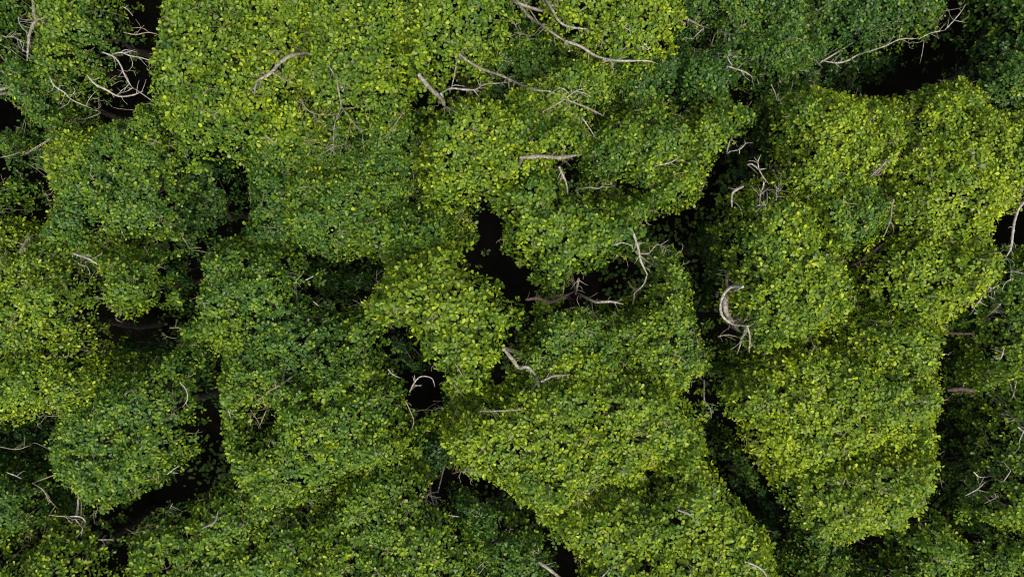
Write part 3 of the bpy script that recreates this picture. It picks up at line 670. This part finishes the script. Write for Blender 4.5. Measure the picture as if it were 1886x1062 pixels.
br(P, 2, 1.2, (1793,868),(1805,878),(1828,876)); br(P, 1.8, 1, (1778,912),(1800,900),(1816,886)); br(P, 1.8, 1.1, (1813,926),(1836,915)); br(P, 1.4, .9, (1824,922),(1828,935)); br(P, 2, 1.3, (1872,702),(1865,730),(1853,748)); br(P, 2.2, 1.5, (1858,764),(1872,772),(1886,776)); br(P, 2, 1.2, (1888,788),(1877,812)); br(P, 1.5, .9, (1842,735),(1852,742)); br(P, 1.6, 1, (1848,886),(1862,866)); br(P, 1.6, 1, (1843,660),(1850,640)); br(P, 1.4, .9, (1843,660),(1848,648),(1838,645))
br(G, 2, 1.2, (1578,1038),(1600,1046),(1628,1050)); br(P, 1.4, .9, (1690,955),(1700,970),(1694,960)); br(W, 1.6, 1, (1553,890),(1558,880),(1563,892)); br(G, 2.2, 1.4, (1690,1030),(1718,1037)); br(W, 2, 1.2, (1492,620),(1498,640),(1490,652)); br(W, 1.5, .9, (1640,655),(1632,645))
br(P, 2.2, 1.6, (130,950),(148,951),(158,961),(152,973)); br(P, 1.7, 1.3, (152,972),(145,962),(138,955)); br(W, 2, 1.2, (60,889),(78,900),(90,918),(106,936)); br(P, 1.8, 1.2, (12,869),(28,875),(40,881)); br(W, 1.4, .8, (0,822),(30,827),(55,820)); br(P, 1.8, 1.1, (331,703),(343,718),(345,735),(336,750)); br(P, 1.6, 1, (308,873),(322,862),(332,857)); br(P, 1.6, 1, (421,756),(425,770)); br(W, 1.6, .9, (462,755),(475,775),(480,788)); br(W, 1.6, .9, (490,756),(478,785)); br(W, 1.2, .7, (462,762),(462,785)); br(P, 1.5, .9, (306,948),(318,926)); br(P, 1.5, .9, (180,993),(210,993)); br(W, 1.6, 1, (243,981),(270,977),(297,981)); br(G, 3, 2, (372,972),(395,961),(402,940)); br(W, 1.4, .8, (434,972),(445,970),(456,976)); br(G, 2.4, 1.6, (475,738),(495,720),(512,712)); br(P, 1.4, .9, (90,948),(115,950),(132,951))
br(P, 3.4, 2, (128,464),(145,470),(165,477),(180,487)); br(P, 1.8, 1.1, (138,480),(148,487),(160,490)); br(P, 1.6, 1, (234,512),(248,513),(262,518)); br(G, 4.5, 4, (36,464),(46,448),(54,432)); br(P, 2.6, 2, (532,508),(546,517)); br(P, 2, 1.2, (546,517),(544,530),(534,541)); br(P, 1.8, 1.1, (562,516),(578,508)); br(P, 1.6, 1.1, (576,554),(588,564)); br(W, 1.4, .9, (313,604),(330,602)); br(G, 3, 2, (512,710),(525,702),(540,692)); br(P, 1.3, .8, (205,562),(208,572)); br(P, 1.2, .8, (210,565),(214,562)); br(W, 1.6, 1, (335,435),(345,450),(352,460))
br(P, 1.5, .9, (268,385),(275,378)); br(P, 1.5, .9, (256,425),(262,415)); br(W, 1.8, 1.1, (0,290),(20,286),(36,280)); br(P, 1.5, .9, (20,286),(30,296)); br(W, 1.6, 1, (490,250),(505,262),(512,252)); br(W, 1.6, 1, (760,310),(762,340),(758,360)); br(W, 1.2, .8, (1065,180),(1063,195)); br(N, 2, 1, (870,405),(850,398),(838,392)); br(N, 1.6, .9, (874,412),(856,408),(844,396)); br(W, 1.5, .9, (800,575),(788,590),(784,600)); br(W, 1.4, .8, (784,578),(796,572),(770,565))

for mat, r0, r1, pts, lift in B:
    pp = np.array(pts, float)
    x, y = to_world(pp[:, 0], pp[:, 1], REF_Z)
    zs, own, near = canopy(x, y)
    foot = 0 if own[0] >= 0 else (-1 if own[-1] >= 0 else None)
    vals = own[own >= 0]
    o = int(np.bincount(vals).argmax()) if len(vals) else int(near[0])
    c = CROWNS[o]
    lf = .06 if r0 > 2.1 and mat is GREY else lift
    z = np.where(own >= 0, zs + lf, -1)
    ok = z > 0
    edge = c.t.H - .9
    z = np.where(ok, z, edge)
    for _ in range(2):                       # keep the limb a smooth line in height as well
        if len(z) > 2: z[1:-1] = np.maximum((z[:-2] + 2 * z[1:-1] + z[2:]) / 4, np.where(ok[1:-1], zs[1:-1] + lf * .4, 0))
    x, y = to_world(pp[:, 0], pp[:, 1], z)
    k = PX * .68
    path = np.stack([x, y, z], 1)
    ft = path[foot or 0]
    j = ((c.limbs - ft) ** 2).sum(1).argmin()
    tb = Tubes()
    tb.add(path, r0 * k, r1 * k, 8, 5, .3, ends=.16)
    seg = np.linalg.norm(np.diff(path, axis=0), axis=1).sum()
    for _ in range(int(seg / .28)):          # short side shoots
        i0 = rng.integers(0, len(path) - 1); f = rng.random()
        p0 = path[i0] * (1 - f) + path[i0 + 1] * f
        dr = norm(path[i0 + 1] - path[i0]); a_ = math.atan2(dr[1], dr[0]) + rng.choice([-1, 1]) * rng.uniform(.5, 1.2)
        L = rng.uniform(.1, .34)
        q = p0 + np.array([math.cos(a_), math.sin(a_), rng.uniform(-.1, .35)]) * L
        tb.add([p0, (p0 + q) / 2 + rng.normal(0, .02, 3), q], min(r0 * .45, 1.1) * k, .45 * k, 4, 3, .15)
    if foot is not None:                     # the hidden foot that joins it to its own tree
        rf = (r0 if foot == 0 else r1) * k
        tb.add([c.limbs[j] - (0, 0, .3), c.limbs[j] * .6 + ft * .4 - (0, 0, .5), ft - (0, 0, .3), ft], rf * 1.1, rf, 5, 3, .1)
    link("branch", tb.mesh("branch", mat, c.base), c.root)

# ------------------------------------------------------------------ the forest going on all round
n = 42000
fx = rng.uniform(-27, 27, n); fy = rng.uniform(-22, 22, n)
ox, oy = (943 + 135) * PX, (531 + 135) * PX
k = (np.abs(fx) > ox) | (np.abs(fy) > oy)
fx, fy = fx[k], fy[k]; n = len(fx)
fz = 8.6 + 1.6 * (vnoise(fx * .45, fy * .45, 3) - .5) - .9 * rng.random(n)
a = rng.random(n) * 6.283
ax = np.stack([np.cos(a), np.sin(a), rng.normal(0, .3, n)], 1)
nr = norm(np.stack([rng.normal(0, .35, n), rng.normal(0, .35, n), np.ones(n)], 1))
fm = leaf_mesh("forest", np.stack([fx, fy, fz], 1), ax, nr, rng.uniform(.42, .66, n), np.ones(n), np.full(n, .8), np.clip(rng.normal(.45, .15, n), 0, 1), LEAF_MAT, (0, 0, 0), plain=True)
m = 9000      # added curtain of big upright leaves out of view, blocks horizon light
s = rng.random(m) * 4; u_ = rng.uniform(-1, 1, m); dp = rng.uniform(22, 26, m)
wx = np.where(s < 1, dp, np.where(s < 2, -dp, u_ * 26)); wy = np.where(s < 2, u_ * 22, np.where(s < 3, dp - 4, 4 - dp))
wa = rng.random(m) * 6.283
wax = np.stack([np.cos(wa), np.sin(wa), rng.normal(0, .5, m)], 1)
wnr = norm(np.stack([np.where(s < 2, 1, 0), np.where(s < 2, 0, 1), np.full(m, .3)], 1) + rng.normal(0, .4, (m, 3)))
far = [np.stack([wx, wy, rng.uniform(0, 8.6, m)], 1), wax, wnr, rng.uniform(.7, 1.1, m)]  # the added light-blocking curtain, joined into the undergrowth mesh
q = 26000     # low plants and suckers on the forest floor, seen dimly down the openings
lx, ly = rng.uniform(-14, 14, q), rng.uniform(-8.5, 8.5, q)
keep = vnoise(lx * .7, ly * .7, 404) > .56
lx, ly = lx[keep], ly[keep]; q = len(lx)
lz = np.clip(4.0 * (vnoise(lx * .9, ly * .9, 405) - .12) - 1.1 * rng.random(q), .25, 3.0)
la = rng.random(q) * 6.283
low = [np.stack([lx, ly, lz], 1), np.stack([np.cos(la), np.sin(la), rng.normal(0, .35, q)], 1), norm(np.stack([rng.normal(0, .35, q), rng.normal(0, .35, q), np.ones(q)], 1)), rng.uniform(.11, .2, q)]
m = m + q
wm = leaf_mesh("undergrowth", *[np.concatenate(v) for v in zip(far, low)], np.ones(m), np.full(m, .8), np.clip(rng.normal(.35, .1, m), 0, 1), LEAF_MAT, (0, 0, 0), plain=True)
link("undergrowth", wm, kind="stuff", label="dim green undergrowth on the dark forest floor and an added unseen leaf curtain against horizon light", category="undergrowth")
link("forest", fm, kind="stuff", label="green forest canopy going on all round", category="forest")
